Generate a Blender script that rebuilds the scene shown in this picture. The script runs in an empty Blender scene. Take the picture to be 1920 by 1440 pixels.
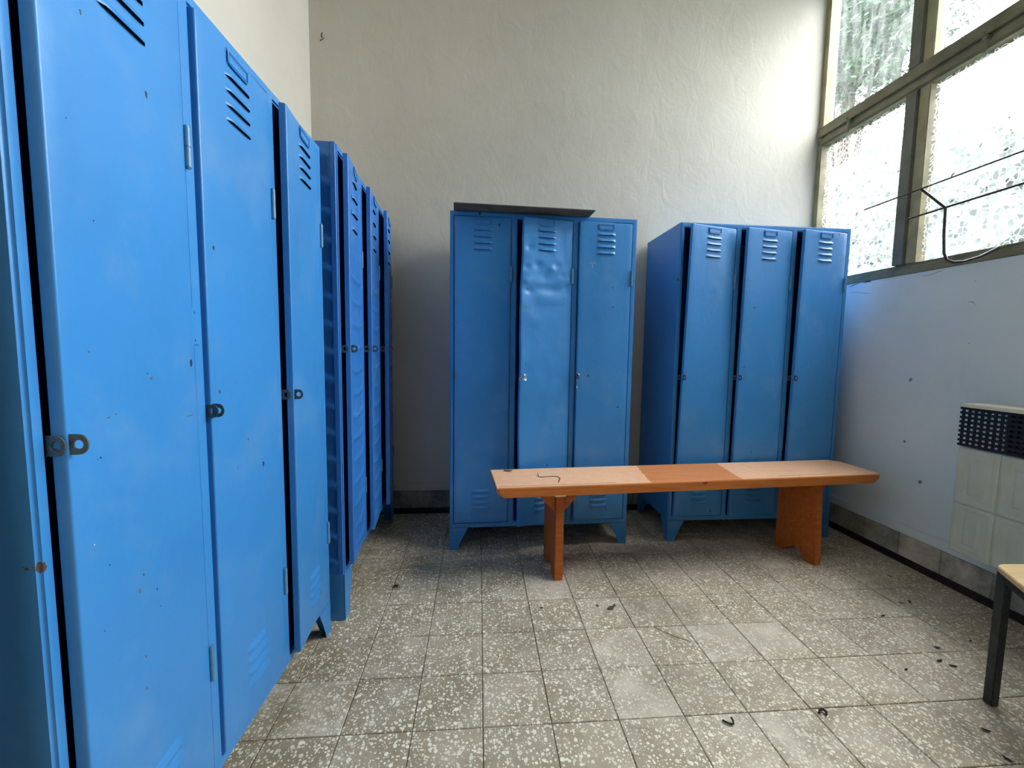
import bpy, bmesh, math, random
from mathutils import Vector, Matrix, noise
S = bpy.context.scene
COL = S.collection
rnd = random.Random(7)

# ------------------------------------------------------------------ camera
cam = bpy.data.cameras.new('camera'); co = bpy.data.objects.new('camera', cam); COL.objects.link(co)
S.camera = co
yaw, pit, rol = math.radians(4.556), math.radians(4.752), math.radians(0.786)
fw = Vector((math.sin(yaw)*math.cos(pit), math.cos(yaw)*math.cos(pit), -math.sin(pit)))
rt0 = Vector((math.cos(yaw), -math.sin(yaw), 0)); up0 = rt0.cross(fw)
rt = math.cos(rol)*rt0 + math.sin(rol)*up0; up = math.cos(rol)*up0 - math.sin(rol)*rt0
M = Matrix((rt, up, -fw)).transposed().to_4x4(); M.translation = Vector((0, 0, 1.085))
co.matrix_world = M
cam.sensor_width = 36; cam.lens = 786.5/1920*36; cam.clip_start = 0.02; cam.clip_end = 200

# ------------------------------------------------------------------ light
w = bpy.data.worlds.new('sky'); S.world = w; w.use_nodes = True
bg = w.node_tree.nodes['Background']; bg.inputs[0].default_value = (0.93, 0.97, 1.0, 1); bg.inputs[1].default_value = 6.0
S.view_settings.view_transform = 'Standard'; S.view_settings.look = 'None'
S.view_settings.gamma = 1; S.view_settings.use_curve_mapping = False
S.view_settings.exposure = 2.33
S.cycles.max_bounces = 12; S.cycles.diffuse_bounces = 7; S.cycles.glossy_bounces = 4
S.cycles.transparent_max_bounces = 12; S.cycles.transmission_bounces = 6
S.cycles.sample_clamp_indirect = 8
TR = .10
XL, XR, YB, YF, ZC = -1.01, 2.209, 2.718, -3.6, 3.62
WY0, WY1, WZ0, WZ1 = -.10, 2.718, 1.51, 3.5      # window opening in the right wall
pl = bpy.data.lights.new('window_portal', 'AREA'); pl.shape = 'RECTANGLE'; pl.size = WZ1-WZ0; pl.size_y = WY1-WY0
pl.cycles.is_portal = True
po = bpy.data.objects.new('window_portal', pl); COL.objects.link(po)
po.location = (XR+TR+.02, (WY0+WY1)/2, (WZ0+WZ1)/2); po.rotation_euler = (0, math.radians(90), 0)

# ------------------------------------------------------------------ node helpers
def mat(name):
    m = bpy.data.materials.new(name); m.use_nodes = True; nt = m.node_tree
    return m, nt, nt.nodes['Principled BSDF'], nt.nodes['Material Output']
def N(nt, t, **k):
    n = nt.nodes.new(t)
    for a, b in k.items():
        if a[0] == 'i' and a[1:].isdigit(): n.inputs[int(a[1:])].default_value = b
        elif a in n.inputs and not hasattr(n, a): n.inputs[a].default_value = b
        else: setattr(n, a, b)
    return n
def L(nt, a, b): nt.links.new(a, b)
def ramp(nt, src, p0, p1, c0=(0,0,0,1), c1=(1,1,1,1)):
    r = nt.nodes.new('ShaderNodeValToRGB'); e = r.color_ramp.elements
    e[0].position = p0; e[1].position = p1; e[0].color = c0; e[1].color = c1
    L(nt, src, r.inputs[0]); return r.outputs[0]
def noi(nt, vec, scale, detail=3, rough=.55, dist=0):
    n = nt.nodes.new('ShaderNodeTexNoise'); n.inputs['Scale'].default_value = scale
    n.inputs['Detail'].default_value = detail; n.inputs['Roughness'].default_value = rough
    n.inputs['Distortion'].default_value = dist; L(nt, vec, n.inputs['Vector']); return n
def mixc(nt, fac, a, b, mode='MIX'):
    m = nt.nodes.new('ShaderNodeMix'); m.data_type = 'RGBA'; m.blend_type = mode
    for s, v in ((m.inputs[0], fac), (m.inputs[6], a), (m.inputs[7], b)):
        if hasattr(v, 'is_output'): L(nt, v, s)
        else: s.default_value = v
    return m.outputs[2]
def mth(nt, op, a, b=0, clamp=False):
    m = nt.nodes.new('ShaderNodeMath'); m.operation = op; m.use_clamp = clamp
    for s, v in ((m.inputs[0], a), (m.inputs[1], b)):
        if hasattr(v, 'is_output'): L(nt, v, s)
        else: s.default_value = v
    return m.outputs[0]
def bump(nt, bs, h, st, dist=.01):
    b = nt.nodes.new('ShaderNodeBump'); b.inputs['Strength'].default_value = st; b.inputs['Distance'].default_value = dist
    L(nt, h, b.inputs['Height']); L(nt, b.outputs[0], bs.inputs['Normal'])
def pos(nt): return nt.nodes.new('ShaderNodeNewGeometry').outputs['Position']
def mapv(nt, vec, scale=(1,1,1), loc=(0,0,0), rot=(0,0,0)):
    m = nt.nodes.new('ShaderNodeMapping'); m.inputs['Scale'].default_value = scale
    m.inputs['Location'].default_value = loc; m.inputs['Rotation'].default_value = rot
    L(nt, vec, m.inputs[0]); return m.outputs[0]
def srgb(r, g, b):
    f = lambda c: (c/255/12.92 if c/255 <= .04045 else ((c/255+.055)/1.055)**2.4)
    return (f(r), f(g), f(b), 1)

# ------------------------------------------------------------------ materials
def mk_blue(name, c, wear=1.0, rough=.36):
    m, nt, b, o = mat(name); p = pos(nt)
    big = noi(nt, p, 1.7, 3); col = mixc(nt, ramp(nt, big.outputs[0], .35, .7), c, tuple(x*.86 for x in c[:3])+(1,))
    fine = noi(nt, p, 60, 2); col = mixc(nt, mth(nt, 'MULTIPLY', fine.outputs[0], .10), col, (c[0]*2.2, c[1]*1.5, c[2]*1.2, 1))
    # faint dust
    du = noi(nt, p, 5, 5, .65); col = mixc(nt, mth(nt, 'MULTIPLY', ramp(nt, du.outputs[0], .52, .8), .25), col, srgb(140, 165, 185))
    # chips: rusty and dark spots
    v = N(nt, 'ShaderNodeTexVoronoi'); v.inputs['Scale'].default_value = 24; oc = N(nt, 'ShaderNodeTexCoord').outputs['Object']; oi = N(nt, 'ShaderNodeObjectInfo'); off = N(nt, 'ShaderNodeVectorMath', operation='ADD'); L(nt, mapv(nt, oc, (1, .02, .55)), off.inputs[0]); L(nt, mth(nt, 'MULTIPLY', oi.outputs['Random'], 37.0), off.inputs[1]); L(nt, off.outputs[0], v.inputs['Vector'])
    msk = noi(nt, p, 3.1, 2); keep = mth(nt, 'GREATER_THAN', msk.outputs[0], .47)
    sel = N(nt, 'ShaderNodeSeparateColor'); L(nt, v.outputs['Color'], sel.inputs[0])
    size = mth(nt, 'MULTIPLY', ramp(nt, sel.outputs[0], .80, 1.0), .15*wear)
    dd = noi(nt, p, 300, 2); dist = mth(nt, 'ADD', v.outputs['Distance'], mth(nt, 'MULTIPLY', mth(nt, 'SUBTRACT', dd.outputs[0], .5), .12))
    spot = mth(nt, 'MULTIPLY', mth(nt, 'LESS_THAN', dist, size), keep)
    rc = mixc(nt, sel.outputs[1], srgb(40, 52, 60), srgb(84, 66, 54))
    col = mixc(nt, spot, col, rc)
    L(nt, col, b.inputs['Base Color'])
    b.inputs['Roughness'].default_value = rough; b.inputs['Specular IOR Level'].default_value = .45
    wv = noi(nt, p, 9, 3); h = mth(nt, 'ADD', mth(nt, 'MULTIPLY', wv.outputs[0], 1.0), mth(nt, 'MULTIPLY', noi(nt, p, 420, 2).outputs[0], .035))
    bump(nt, b, h, .22, .012)
    return m
BLUE = mk_blue('blue_enamel', srgb(57, 134, 200))
BLUE2 = mk_blue('blue_enamel_deep', srgb(50, 120, 196), .6)
def simple(name, c, rough=.5, metal=0, nscale=0, namt=.3, c2=None, bmp=0, spec=.5):
    m, nt, b, o = mat(name); b.inputs['Base Color'].default_value = c; b.inputs['Roughness'].default_value = rough
    b.inputs['Metallic'].default_value = metal; b.inputs['Specular IOR Level'].default_value = spec
    if nscale:
        n = noi(nt, pos(nt), nscale, 4)
        L(nt, mixc(nt, ramp(nt, n.outputs[0], .4, .65), c, c2 or tuple(x*(1-namt) for x in c[:3])+(1,)), b.inputs['Base Color'])
        if bmp: bump(nt, b, n.outputs[0], bmp, .005)
    return m
HINGE = simple('hinge_paint', srgb(66, 128, 176), .38, 0, 90, .3, srgb(96, 138, 160))
RUST = simple('worn_steel', srgb(70, 98, 108), .5, .25, 130, .4, srgb(84, 72, 62), .3)
CHROME = simple('bright_wire', srgb(200, 205, 208), .25, .9)
VOID = simple('louver_shade', srgb(6, 12, 22), .9, spec=.1)  # near-black faces stand in for the shade inside the louver openings
BLACK = simple('black_steel', srgb(26, 32, 34), .45, .1, 60, .4, srgb(46, 50, 50))
RODM = simple('rack_rod', srgb(52, 50, 56), .45, .4, 50, .3, srgb(82, 72, 66))
PLASTIC = simple('black_plastic', srgb(14, 17, 24), .45)
BOARD = simple('dark_board', srgb(112, 102, 86), .8, 0, 14, .3, srgb(92, 84, 72), .2)
LEAFD = simple('dry_leaf', srgb(60, 58, 36), .8, 0, 200, .4, srgb(92, 84, 52))
CRUMB = simple('dark_crumb', srgb(42, 36, 28), .9)
HEAT = simple('heater_enamel', srgb(196, 200, 184), .4, 0, 12, .08)
HEATTOP = simple('heater_top', srgb(222, 216, 192), .4, 0, 20, .08)
WHITEP = simple('pale_backing', srgb(225, 228, 235), .5)
MAROON = simple('dark_red_gap', srgb(44, 24, 24), .8, 0, 40, .5, srgb(18, 14, 14))
GROUT = simple('grout', srgb(128, 116, 96), .95, 0, 30, .35, srgb(92, 84, 70), .4)
BARK = simple('bark', srgb(80, 70, 58), .9, 0, 20, .4, None, .5)
LEAF = simple('leaf_green', srgb(38, 58, 44), .6, 0, 3, .4, srgb(60, 82, 60))
GROUND = simple('garden_soil', srgb(120, 122, 100), .95, 0, 2, .3, srgb(84, 100, 62))

def mk_wall(name, c, c2, spots=1, proj=(1, .001, 1)):
    m, nt, b, o = mat(name); p = pos(nt)
    col = mixc(nt, ramp(nt, noi(nt, p, 1.3, 4, .6).outputs[0], .35, .7), c, c2)
    col = mixc(nt, mth(nt, 'MULTIPLY', ramp(nt, noi(nt, p, 7, 6, .7).outputs[0], .5, .8), .35), col, tuple(x*.82 for x in c[:3])+(1,))
    v = N(nt, 'ShaderNodeTexVoronoi'); v.inputs['Scale'].default_value = 9; L(nt, mapv(nt, p, proj), v.inputs['Vector'])
    s = N(nt, 'ShaderNodeSeparateColor'); L(nt, v.outputs['Color'], s.inputs[0])
    dd = noi(nt, p, 75, 4, .7); dist = mth(nt, 'ADD', v.outputs['Distance'], mth(nt, 'MULTIPLY', mth(nt, 'SUBTRACT', dd.outputs[0], .5), .22))
    size = mth(nt, 'MULTIPLY', mth(nt, 'POWER', ramp(nt, s.outputs[0], .55, 1.0), 2.0), .045*spots)
    spot = mth(nt, 'LESS_THAN', dist, size)
    col = mixc(nt, mth(nt, 'MULTIPLY', spot, .8), col, srgb(80, 80, 78))
    L(nt, col, b.inputs['Base Color']); b.inputs['Roughness'].default_value = .62; b.inputs['Specular IOR Level'].default_value = .3
    h1 = noi(nt, mapv(nt, p, (1, 1, .6)), 9, 5, .55, .6).outputs[0]; h2 = noi(nt, p, 55, 3).outputs[0]; h3 = noi(nt, p, 2.2, 2).outputs[0]
    h = mth(nt, 'ADD', mth(nt, 'ADD', mth(nt, 'MULTIPLY', h1, .8), mth(nt, 'MULTIPLY', h2, .12)), mth(nt, 'MULTIPLY', h3, 1.4))
    h = mth(nt, 'SUBTRACT', h, mth(nt, 'MULTIPLY', spot, .3))
    bump(nt, b, h, .3, .013)
    return m
WALL = mk_wall('wall_plaster', srgb(212, 204, 190), srgb(204, 196, 181), .55)
WALLR = mk_wall('wall_plaster_bounce', srgb(220, 226, 226), srgb(210, 217, 218), 2.0, (.001, 1, 1))  # same plaster, tinted cool to carry the blue bounce light from the lockers
CEIL = mk_wall('ceiling_plaster', srgb(225, 224, 214), srgb(214, 213, 204), .3)

DARKW = mk_wall('low_bounce_dark', srgb(52, 66, 82), srgb(44, 56, 70), .3)  # dark tone stands in for an unlit room end, returns little light
def mk_terrazzo(name, base, base2, chip=1.0, zs=.001):
    m, nt, b, o = mat(name); p = pos(nt)
    oi = N(nt, 'ShaderNodeObjectInfo')
    warp = N(nt, 'ShaderNodeVectorMath', operation='SCALE'); L(nt, noi(nt, p, 55, 2).outputs['Color'], warp.inputs[0]); warp.inputs['Scale'].default_value = .004
    pv = N(nt, 'ShaderNodeVectorMath', operation='ADD'); L(nt, p, pv.inputs[0]); L(nt, warp.outputs[0], pv.inputs[1]); pv = pv.outputs[0]
    col = mixc(nt, oi.outputs['Random'], base, base2)
    wear = noi(nt, p, 2.3, 5, .65).outputs[0]
    col = mixc(nt, mth(nt, 'MULTIPLY', noi(nt, p, 34, 4, .7).outputs[0], .7), col, tuple(x*.55 for x in base[:3])+(1,))
    first = None
    for sc, thr, rad, seed in ((92, .15, .47, 0), (62, .50, .45, 3.3), (150, .2, .50, 8.1)):
        v = N(nt, 'ShaderNodeTexVoronoi'); v.inputs['Scale'].default_value = sc; L(nt, mapv(nt, pv, (1, 1, zs), (seed, seed*.7, 0)), v.inputs['Vector'])
        s = N(nt, 'ShaderNodeSeparateColor'); L(nt, v.outputs['Color'], s.inputs[0])
        r = mth(nt, 'MULTIPLY', ramp(nt, s.outputs[0], thr, 1.0), rad)
        mk = mth(nt, 'LESS_THAN', v.outputs['Distance'], r)
        cc = mixc(nt, s.outputs[1], srgb(255, 248, 226), srgb(222, 212, 188))
        col = mixc(nt, mth(nt, 'MULTIPLY', mk, .92*chip), col, cc)
    # dust film: patchy, strongest where feet do not polish the floor
    pd = noi(nt, p, 6.5, 6, .68, .4).outputs[0]
    tilew = mth(nt, 'MULTIPLY', mth(nt, 'GREATER_THAN', mth(nt, 'FRACT', mth(nt, 'MULTIPLY', oi.outputs['Random'], 7.3)), .80), .35)
    sp = N(nt, 'ShaderNodeSeparateXYZ'); L(nt, p, sp.inputs[0])
    side = N(nt, 'ShaderNodeMapRange'); side.interpolation_type = 'SMOOTHSTEP'; L(nt, mth(nt, 'ADD', sp.outputs[0], mth(nt, 'MULTIPLY', wear, .5)), side.inputs[0]); side.inputs[1].default_value = .05; side.inputs[2].default_value = .75; side.inputs[3].default_value = 0; side.inputs[4].default_value = .30
    dust = mth(nt, 'ADD', mth(nt, 'MULTIPLY', mth(nt, 'ADD', ramp(nt, pd, .42, .74), side.outputs[0]), .5), mth(nt, 'MULTIPLY', tilew, ramp(nt, pd, .35, .6)), True)
    col = mixc(nt, dust, col, srgb(216, 204, 184))
    col = mixc(nt, mth(nt, 'MULTIPLY', ramp(nt, noi(nt, p, 1.9, 4, .6).outputs[0], .5, .72), .45), col, srgb(84, 76, 62))
    L(nt, col, b.inputs['Base Color'])
    b.inputs['Roughness'].default_value = .55; b.inputs['Specular IOR Level'].default_value = .35
    bump(nt, b, mth(nt, 'ADD', noi(nt, p, 40, 4).outputs[0], mth(nt, 'MULTIPLY', wear, .4)), .25, .004)
    return m
TERR = mk_terrazzo('terrazzo', srgb(158, 143, 116), srgb(178, 162, 134))
SKIRT = mk_terrazzo('skirting_stone', srgb(112, 114, 110), srgb(124, 125, 120), .10, 1.0)

def mk_wood(name, c, c2, dusty):
    m, nt, b, o = mat(name); tc = N(nt, 'ShaderNodeTexCoord').outputs['Object']
    g = noi(nt, mapv(nt, tc, (2.2, 26, 30)), 1.6, 5, .6, .8).outputs[0]
    col = mixc(nt, ramp(nt, g, .35, .7), c, c2)
    if dusty:
        sx = N(nt, 'ShaderNodeSeparateXYZ'); L(nt, tc, sx.inputs[0])
        nrm = N(nt, 'ShaderNodeSeparateXYZ'); L(nt, nt.nodes.new('ShaderNodeNewGeometry').outputs['True Normal'], nrm.inputs[0])
        wob = mth(nt, 'MULTIPLY', mth(nt, 'SUBTRACT', noi(nt, tc, 18, 3).outputs[0], .5), .03)
        x = mth(nt, 'SUBTRACT', mth(nt, 'ADD', sx.outputs[0], wob), mth(nt, 'MULTIPLY', mth(nt, 'SUBTRACT', sx.outputs[1], .15), .22))
        clean = mth(nt, 'MULTIPLY', mth(nt, 'GREATER_THAN', x, .755), mth(nt, 'LESS_THAN', x, 1.225))
        d = mth(nt, 'MULTIPLY', mth(nt, 'SUBTRACT', 1.0, mth(nt, 'MULTIPLY', clean, .8)), mth(nt, 'GREATER_THAN', nrm.outputs[2], .7))
        d = mth(nt, 'MULTIPLY', d, mth(nt, 'ADD', .45, mth(nt, 'MULTIPLY', noi(nt, tc, 25, 5, .7).outputs[0], .45)))
        col = mixc(nt, d, col, srgb(252, 208, 168))
        # chipped marks
        v = N(nt, 'ShaderNodeTexVoronoi'); v.inputs['Scale'].default_value = 14; L(nt, mapv(nt, tc, (.5, 1.6, 1)), v.inputs['Vector'])
        s = N(nt, 'ShaderNodeSeparateColor'); L(nt, v.outputs['Color'], s.inputs[0])
        dist = mth(nt, 'ADD', v.outputs['Distance'], mth(nt, 'MULTIPLY', mth(nt, 'SUBTRACT', noi(nt, tc, 150, 3).outputs[0], .5), .16))
        sp = mth(nt, 'LESS_THAN', dist, mth(nt, 'MULTIPLY', ramp(nt, s.outputs[0], .6, 1), .10))
        col = mixc(nt, mth(nt, 'MULTIPLY', sp, .7), col, srgb(96, 52, 28))
    L(nt, col, b.inputs['Base Color']); b.inputs['Roughness'].default_value = .5; b.inputs['Specular IOR Level'].default_value = .3
    bump(nt, b, g, .25, .004)
    return m
BENCH = mk_wood('orange_varnish', srgb(206, 122, 56), srgb(184, 100, 40), True)
BLEG = mk_wood('orange_varnish_leg', srgb(190, 104, 44), srgb(168, 84, 30), False)
PLY = mk_wood('birch_plywood', srgb(214, 184, 138), srgb(196, 162, 114), False)
FRAMEW = simple('olive_frame_paint', srgb(128, 122, 94), .55, 0, 9, .2, srgb(104, 98, 74), .25)
FRAMEP = simple('grey_post_paint', srgb(112, 110, 94), .6, 0, 9, .2, srgb(92, 90, 76), .25)
FRAMEY = simple('cream_sash_paint', srgb(158, 149, 112), .55, 0, 9, .2, srgb(136, 126, 92), .25)

def mk_glass(name, textured):
    m, nt, b, o = mat(name); nt.nodes.remove(b)
    p = pos(nt)
    tr = N(nt, 'ShaderNodeBsdfTransparent'); tl = N(nt, 'ShaderNodeBsdfTranslucent'); gl = N(nt, 'ShaderNodeBsdfGlossy')
    gl.inputs['Roughness'].default_value = .15; tl.inputs[0].default_value = (.95, .96, .95, 1)
    mx = N(nt, 'ShaderNodeMixShader'); mg = N(nt, 'ShaderNodeMixShader'); mg.inputs[0].default_value = .04
    if textured:
        wv = N(nt, 'ShaderNodeVectorMath', operation='SCALE'); L(nt, noi(nt, p, 30, 2).outputs['Color'], wv.inputs[0]); wv.inputs['Scale'].default_value = .012
        pv = N(nt, 'ShaderNodeVectorMath', operation='ADD'); L(nt, p, pv.inputs[0]); L(nt, wv.outputs[0], pv.inputs[1])
        v = N(nt, 'ShaderNodeTexVoronoi'); v.feature = 'DISTANCE_TO_EDGE'; v.inputs['Scale'].default_value = 42
        L(nt, mapv(nt, pv.outputs[0], (.001, 1, 1)), v.inputs['Vector'])
        cell = ramp(nt, v.outputs['Distance'], .045, .085)
        c1 = N(nt, 'ShaderNodeTexVoronoi'); c1.inputs['Scale'].default_value = 42; L(nt, mapv(nt, pv.outputs[0], (.001, 1, 1)), c1.inputs['Vector'])
        s = N(nt, 'ShaderNodeSeparateColor'); L(nt, c1.outputs['Color'], s.inputs[0])
        f = mth(nt, 'MULTIPLY', cell, ramp(nt, s.outputs[0], .05, .9, (.95, .95, .95, 1), (1, 1, 1, 1)))
        fac = mth(nt, 'SUBTRACT', .22, mth(nt, 'MULTIPLY', f, .212))
        L(nt, ramp(nt, s.outputs[1], .0, 1.0, (.40, .41, .45, 1), (.93, .94, .98, 1)), tr.inputs[0])
    else:
        sm = noi(nt, mapv(nt, p, (1, 5, 1)), 5, 5, .7).outputs[0]
        fac = mth(nt, 'ADD', .012, mth(nt, 'MULTIPLY', ramp(nt, sm, .40, .8), .10))
        tr.inputs[0].default_value = (.93, .96, .95, 1)
    L(nt, fac, mx.inputs[0]); L(nt, tr.outputs[0], mx.inputs[1]); L(nt, tl.outputs[0], mx.inputs[2])
    L(nt, mx.outputs[0], mg.inputs[1]); L(nt, gl.outputs[0], mg.inputs[2]); L(nt, mg.outputs[0], o.inputs[0])
    return m
GLT = mk_glass('pebbled_glass', True); GLC = mk_glass('dusty_glass', False)

# ------------------------------------------------------------------ mesh helpers
class MB:
    def __init__(s): s.v = []; s.f = []; s.mi = []; s.m = 0
    def face(s, ids): s.f.append(ids); s.mi.append(s.m)
    def box(s, x0, x1, y0, y1, z0, z1):
        b = len(s.v); s.v += [(x, y, z) for z in (z0, z1) for y in (y0, y1) for x in (x0, x1)]
        for q in ((0,2,3,1), (4,5,7,6), (0,1,5,4), (2,6,7,3), (0,4,6,2), (1,3,7,5)): s.face([b+i for i in q])
    def prism(s, pts, axis, a0, a1):
        """polygon pts in the two other axes, extruded along axis"""
        b = len(s.v); n = len(pts)
        for a in (a0, a1):
            for p, q in pts: s.v.append({'x': (a, p, q), 'y': (p, a, q), 'z': (p, q, a)}[axis])
        s.face([b+i for i in range(n)][::-1]); s.face([b+n+i for i in range(n)])
        for i in range(n): j = (i+1) % n; s.face([b+i, b+j, b+n+j, b+n+i])
    def tube(s, pts, r, seg=8, closed=False):
        pts = [Vector(p) for p in pts]; b = len(s.v); n = len(pts)
        ref = None
        for i, p in enumerate(pts):
            t = ((pts[(i+1) % n] if closed or i < n-1 else p)-(pts[i-1] if closed or i > 0 else p)).normalized()
            if ref is None: ref = t.orthogonal().normalized()
            ref = (ref-t*ref.dot(t)).normalized(); o = t.cross(ref)
            for k in range(seg):
                a = 2*math.pi*k/seg; s.v.append(tuple(p+r*(math.cos(a)*ref+math.sin(a)*o)))
        for i in range(n if closed else n-1):
            i2 = (i+1) % n
            for k in range(seg):
                k2 = (k+1) % seg; s.face([b+i*seg+k, b+i*seg+k2, b+i2*seg+k2, b+i2*seg+k])
        if not closed:
            s.face([b+k for k in range(seg)][::-1]); s.face([b+(n-1)*seg+k for k in range(seg)])
    def mesh(s, name, mats, smooth=False, bevel=0, front=False, seg=2):
        me = bpy.data.meshes.new(name); me.from_pydata(s.v, [], s.f)
        for m in (mats if isinstance(mats, (list, tuple)) else [mats]): me.materials.append(m)
        me.polygons.foreach_set('material_index', s.mi)
        bm = bmesh.new(); bm.from_mesh(me); bmesh.ops.remove_doubles(bm, verts=bm.verts, dist=1e-6)
        bmesh.ops.recalc_face_normals(bm, faces=bm.faces)
        if bevel:
            ed = [e for e in bm.edges if len(e.link_faces) == 2 and e.calc_face_angle(0) > .6 and (not front or max(v.co.y for v in e.verts) < .001)]
            bmesh.ops.bevel(bm, geom=ed, offset=bevel, segments=seg, affect='EDGES', clamp_overlap=True)
        bm.to_mesh(me); bm.free()
        if smooth:
            me.polygons.foreach_set('use_smooth', [True]*len(me.polygons))
            me.set_sharp_from_angle(angle=math.radians(50))
        me.update(); return me
def obj(name, me, parent=None, loc=None, rot=None):
    o = bpy.data.objects.new(name, me); COL.objects.link(o)
    if parent: o.parent = parent
    if loc: o.location = loc
    if rot: o.rotation_euler = rot
    return o
def empty(name, label, cat, loc=(0,0,0), rz=0, group=None):
    o = obj(name, None, None, loc, (0, 0, rz)); o['label'] = label; o['category'] = cat; o.empty_display_size = .1
    if group: o['group'] = group
    return o
def tag(o, label, cat, group=None):
    o['label'] = label; o['category'] = cat
    if group: o['group'] = group
    return o
def struct(name, me, **k):
    o = obj(name, me, **k); o['kind'] = 'structure'; return o
def cells(xs, zs, holes, y0, y1):
    """slab in xz with the cells of holes left out, as one closed mesh"""
    mb = MB(); nx, nz = len(xs)-1, len(zs)-1
    solid = lambda i, j: 0 <= i < nx and 0 <= j < nz and (i, j) not in holes
    def q(a, b, c, d): k = len(mb.v); mb.v += [a, b, c, d]; mb.face([k, k+1, k+2, k+3])
    for i in range(nx):
        for j in range(nz):
            if not solid(i, j): continue
            a, b, c, d = xs[i], xs[i+1], zs[j], zs[j+1]
            q((a,y0,c), (b,y0,c), (b,y0,d), (a,y0,d)); q((a,y1,c), (a,y1,d), (b,y1,d), (b,y1,c))
            if not solid(i-1, j): q((a,y0,c), (a,y0,d), (a,y1,d), (a,y1,c))
            if not solid(i+1, j): q((b,y0,c), (b,y1,c), (b,y1,d), (b,y0,d))
            if not solid(i, j-1): q((a,y0,c), (a,y1,c), (b,y1,c), (b,y0,c))
            if not solid(i, j+1): q((a,y0,d), (b,y0,d), (b,y1,d), (a,y1,d))
    return mb

# ------------------------------------------------------------------ room shell
T = .2
def slab(name, a, b, m):
    mb = MB(); mb.box(a[0], b[0], a[1], b[1], a[2], b[2]); return struct(name, mb.mesh(name, m))
slab('wall_back', (XL-T, YB, -.05), (XR+TR, YB+T, ZC+.1), WALL)
slab('wall_left', (XL-T, YF, -.05), (XL, YB, ZC+.1), WALL)
slab('wall_front', (XL-T, YF-T, -.05), (XR+TR, YF, ZC+.1), DARKW)
slab('shade_pier_1', (XL, YF, -.004), (-.625, .53, ZC), WALL)   # unseen pier, added to shade the near side of the first locker
slab('ceiling', (XL, YF, ZC), (XR, YB, ZC+.1), CEIL)
# right wall: profile in (y, z) with the window opening, extruded along x
mb = cells([YF, WY0, WY1], [-.05, WZ0, WZ1, ZC+.1], {(1, 1)}, 0, TR)
mb.v = [(XR+y, x, z) for x, y, z in mb.v]
wr = struct('wall_right', mb.mesh('wall_right', WALLR))
CRACK = simple('crack_shadow', srgb(58, 62, 72), .95, spec=.1)
for (wd, ln) in ((.0022, [(2.389, 1.484), (2.365, 1.487), (2.35, 1.491), (2.319, 1.4955)]), (.0028, [(2.298, 1.492), (2.275, 1.496), (2.258, 1.4953), (2.245, 1.493)]), (.0012, [(2.225, 1.484), (2.232, 1.456), (2.229, 1.42), (2.224, 1.401)]),
                 (.0009, [(2.386, 1.449), (2.35, 1.447), (2.321, 1.4437), (2.28, 1.432), (2.239, 1.424)]), (.0009, [(1.976, 1.480), (1.95, 1.476), (1.931, 1.4776), (1.891, 1.486), (1.877, 1.4884)]), (.0011, [(1.759, 1.329), (1.736, 1.322), (1.730, 1.31), (1.728, 1.2975)])):
    k = MB(); n = len(ln)
    for i, (y, z) in enumerate(ln):
        h = wd*(.35 if i in (0, n-1) else 1); k.v += [(XR-.0004, y, z-h), (XR-.0004, y, z+h)]
    for i in range(n-1): k.face([2*i, 2*i+1, 2*i+3, 2*i+2])
    obj('plaster_crack', k.mesh('plaster_crack', CRACK), wr)

# floor: slab with one terrazzo tile after another laid on it
TS, GX, GY = .2005, .420, 1.725
mb = MB(); mb.box(XL, XR, YF, YB, -.06, -.004); floor = struct('floor', mb.mesh('floor', GROUT))
def tile_mesh(x0, x1, y0, y1, top=0, bv=.0016):
    m = MB(); b = len(m.v)
    hx, hy = (x1-x0)/2, (y1-y0)/2
    for (dx, z) in ((0, -.006), (0, top-bv), (bv, top)):
        m.v += [(-hx+dx, -hy+dx, z), (hx-dx, -hy+dx, z), (hx-dx, hy-dx, z), (-hx+dx, hy-dx, z)]
    for k in (0, 4):
        for i in range(4): j = (i+1) % 4; m.face([k+i, k+j, k+4+j, k+4+i])
    m.face([8, 9, 10, 11]); return m.mesh('tile', TERR)
cache = {}; rest = MB()
ix0 = math.floor((XL-GX)/TS); ix1 = math.ceil((XR-GX)/TS); iy0 = math.floor((YF-GY)/TS); iy1 = math.ceil((YB-GY)/TS)
g = .0013
for i in range(ix0, ix1):
    for j in range(iy0, iy1):
        x0, x1 = max(GX+i*TS, XL), min(GX+(i+1)*TS, XR); y0, y1 = max(GY+j*TS, YF), min(GY+(j+1)*TS, YB)
        if x1-x0 < .012 or y1-y0 < .012: continue
        x0 += g; x1 -= g; y0 += g; y1 -= g
        if y1 > .72:
            key = (round(x1-x0, 4), round(y1-y0, 4))
            if key not in cache: cache[key] = tile_mesh(x0, x1, y0, y1)
            o = obj('tile', cache[key], floor, ((x0+x1)/2, (y0+y1)/2, rnd.uniform(-.0012, 0)))
            o.rotation_euler = (rnd.uniform(-.003, .003), rnd.uniform(-.003, .003), rnd.uniform(-.003, .003))
        else: rest.box(x0, x1, y0, y1, -.005, rnd.uniform(-.0015, 0))
o = obj('tile_field', rest.mesh('tile_field', TERR), floor); o['kind'] = 'stuff'

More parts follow.
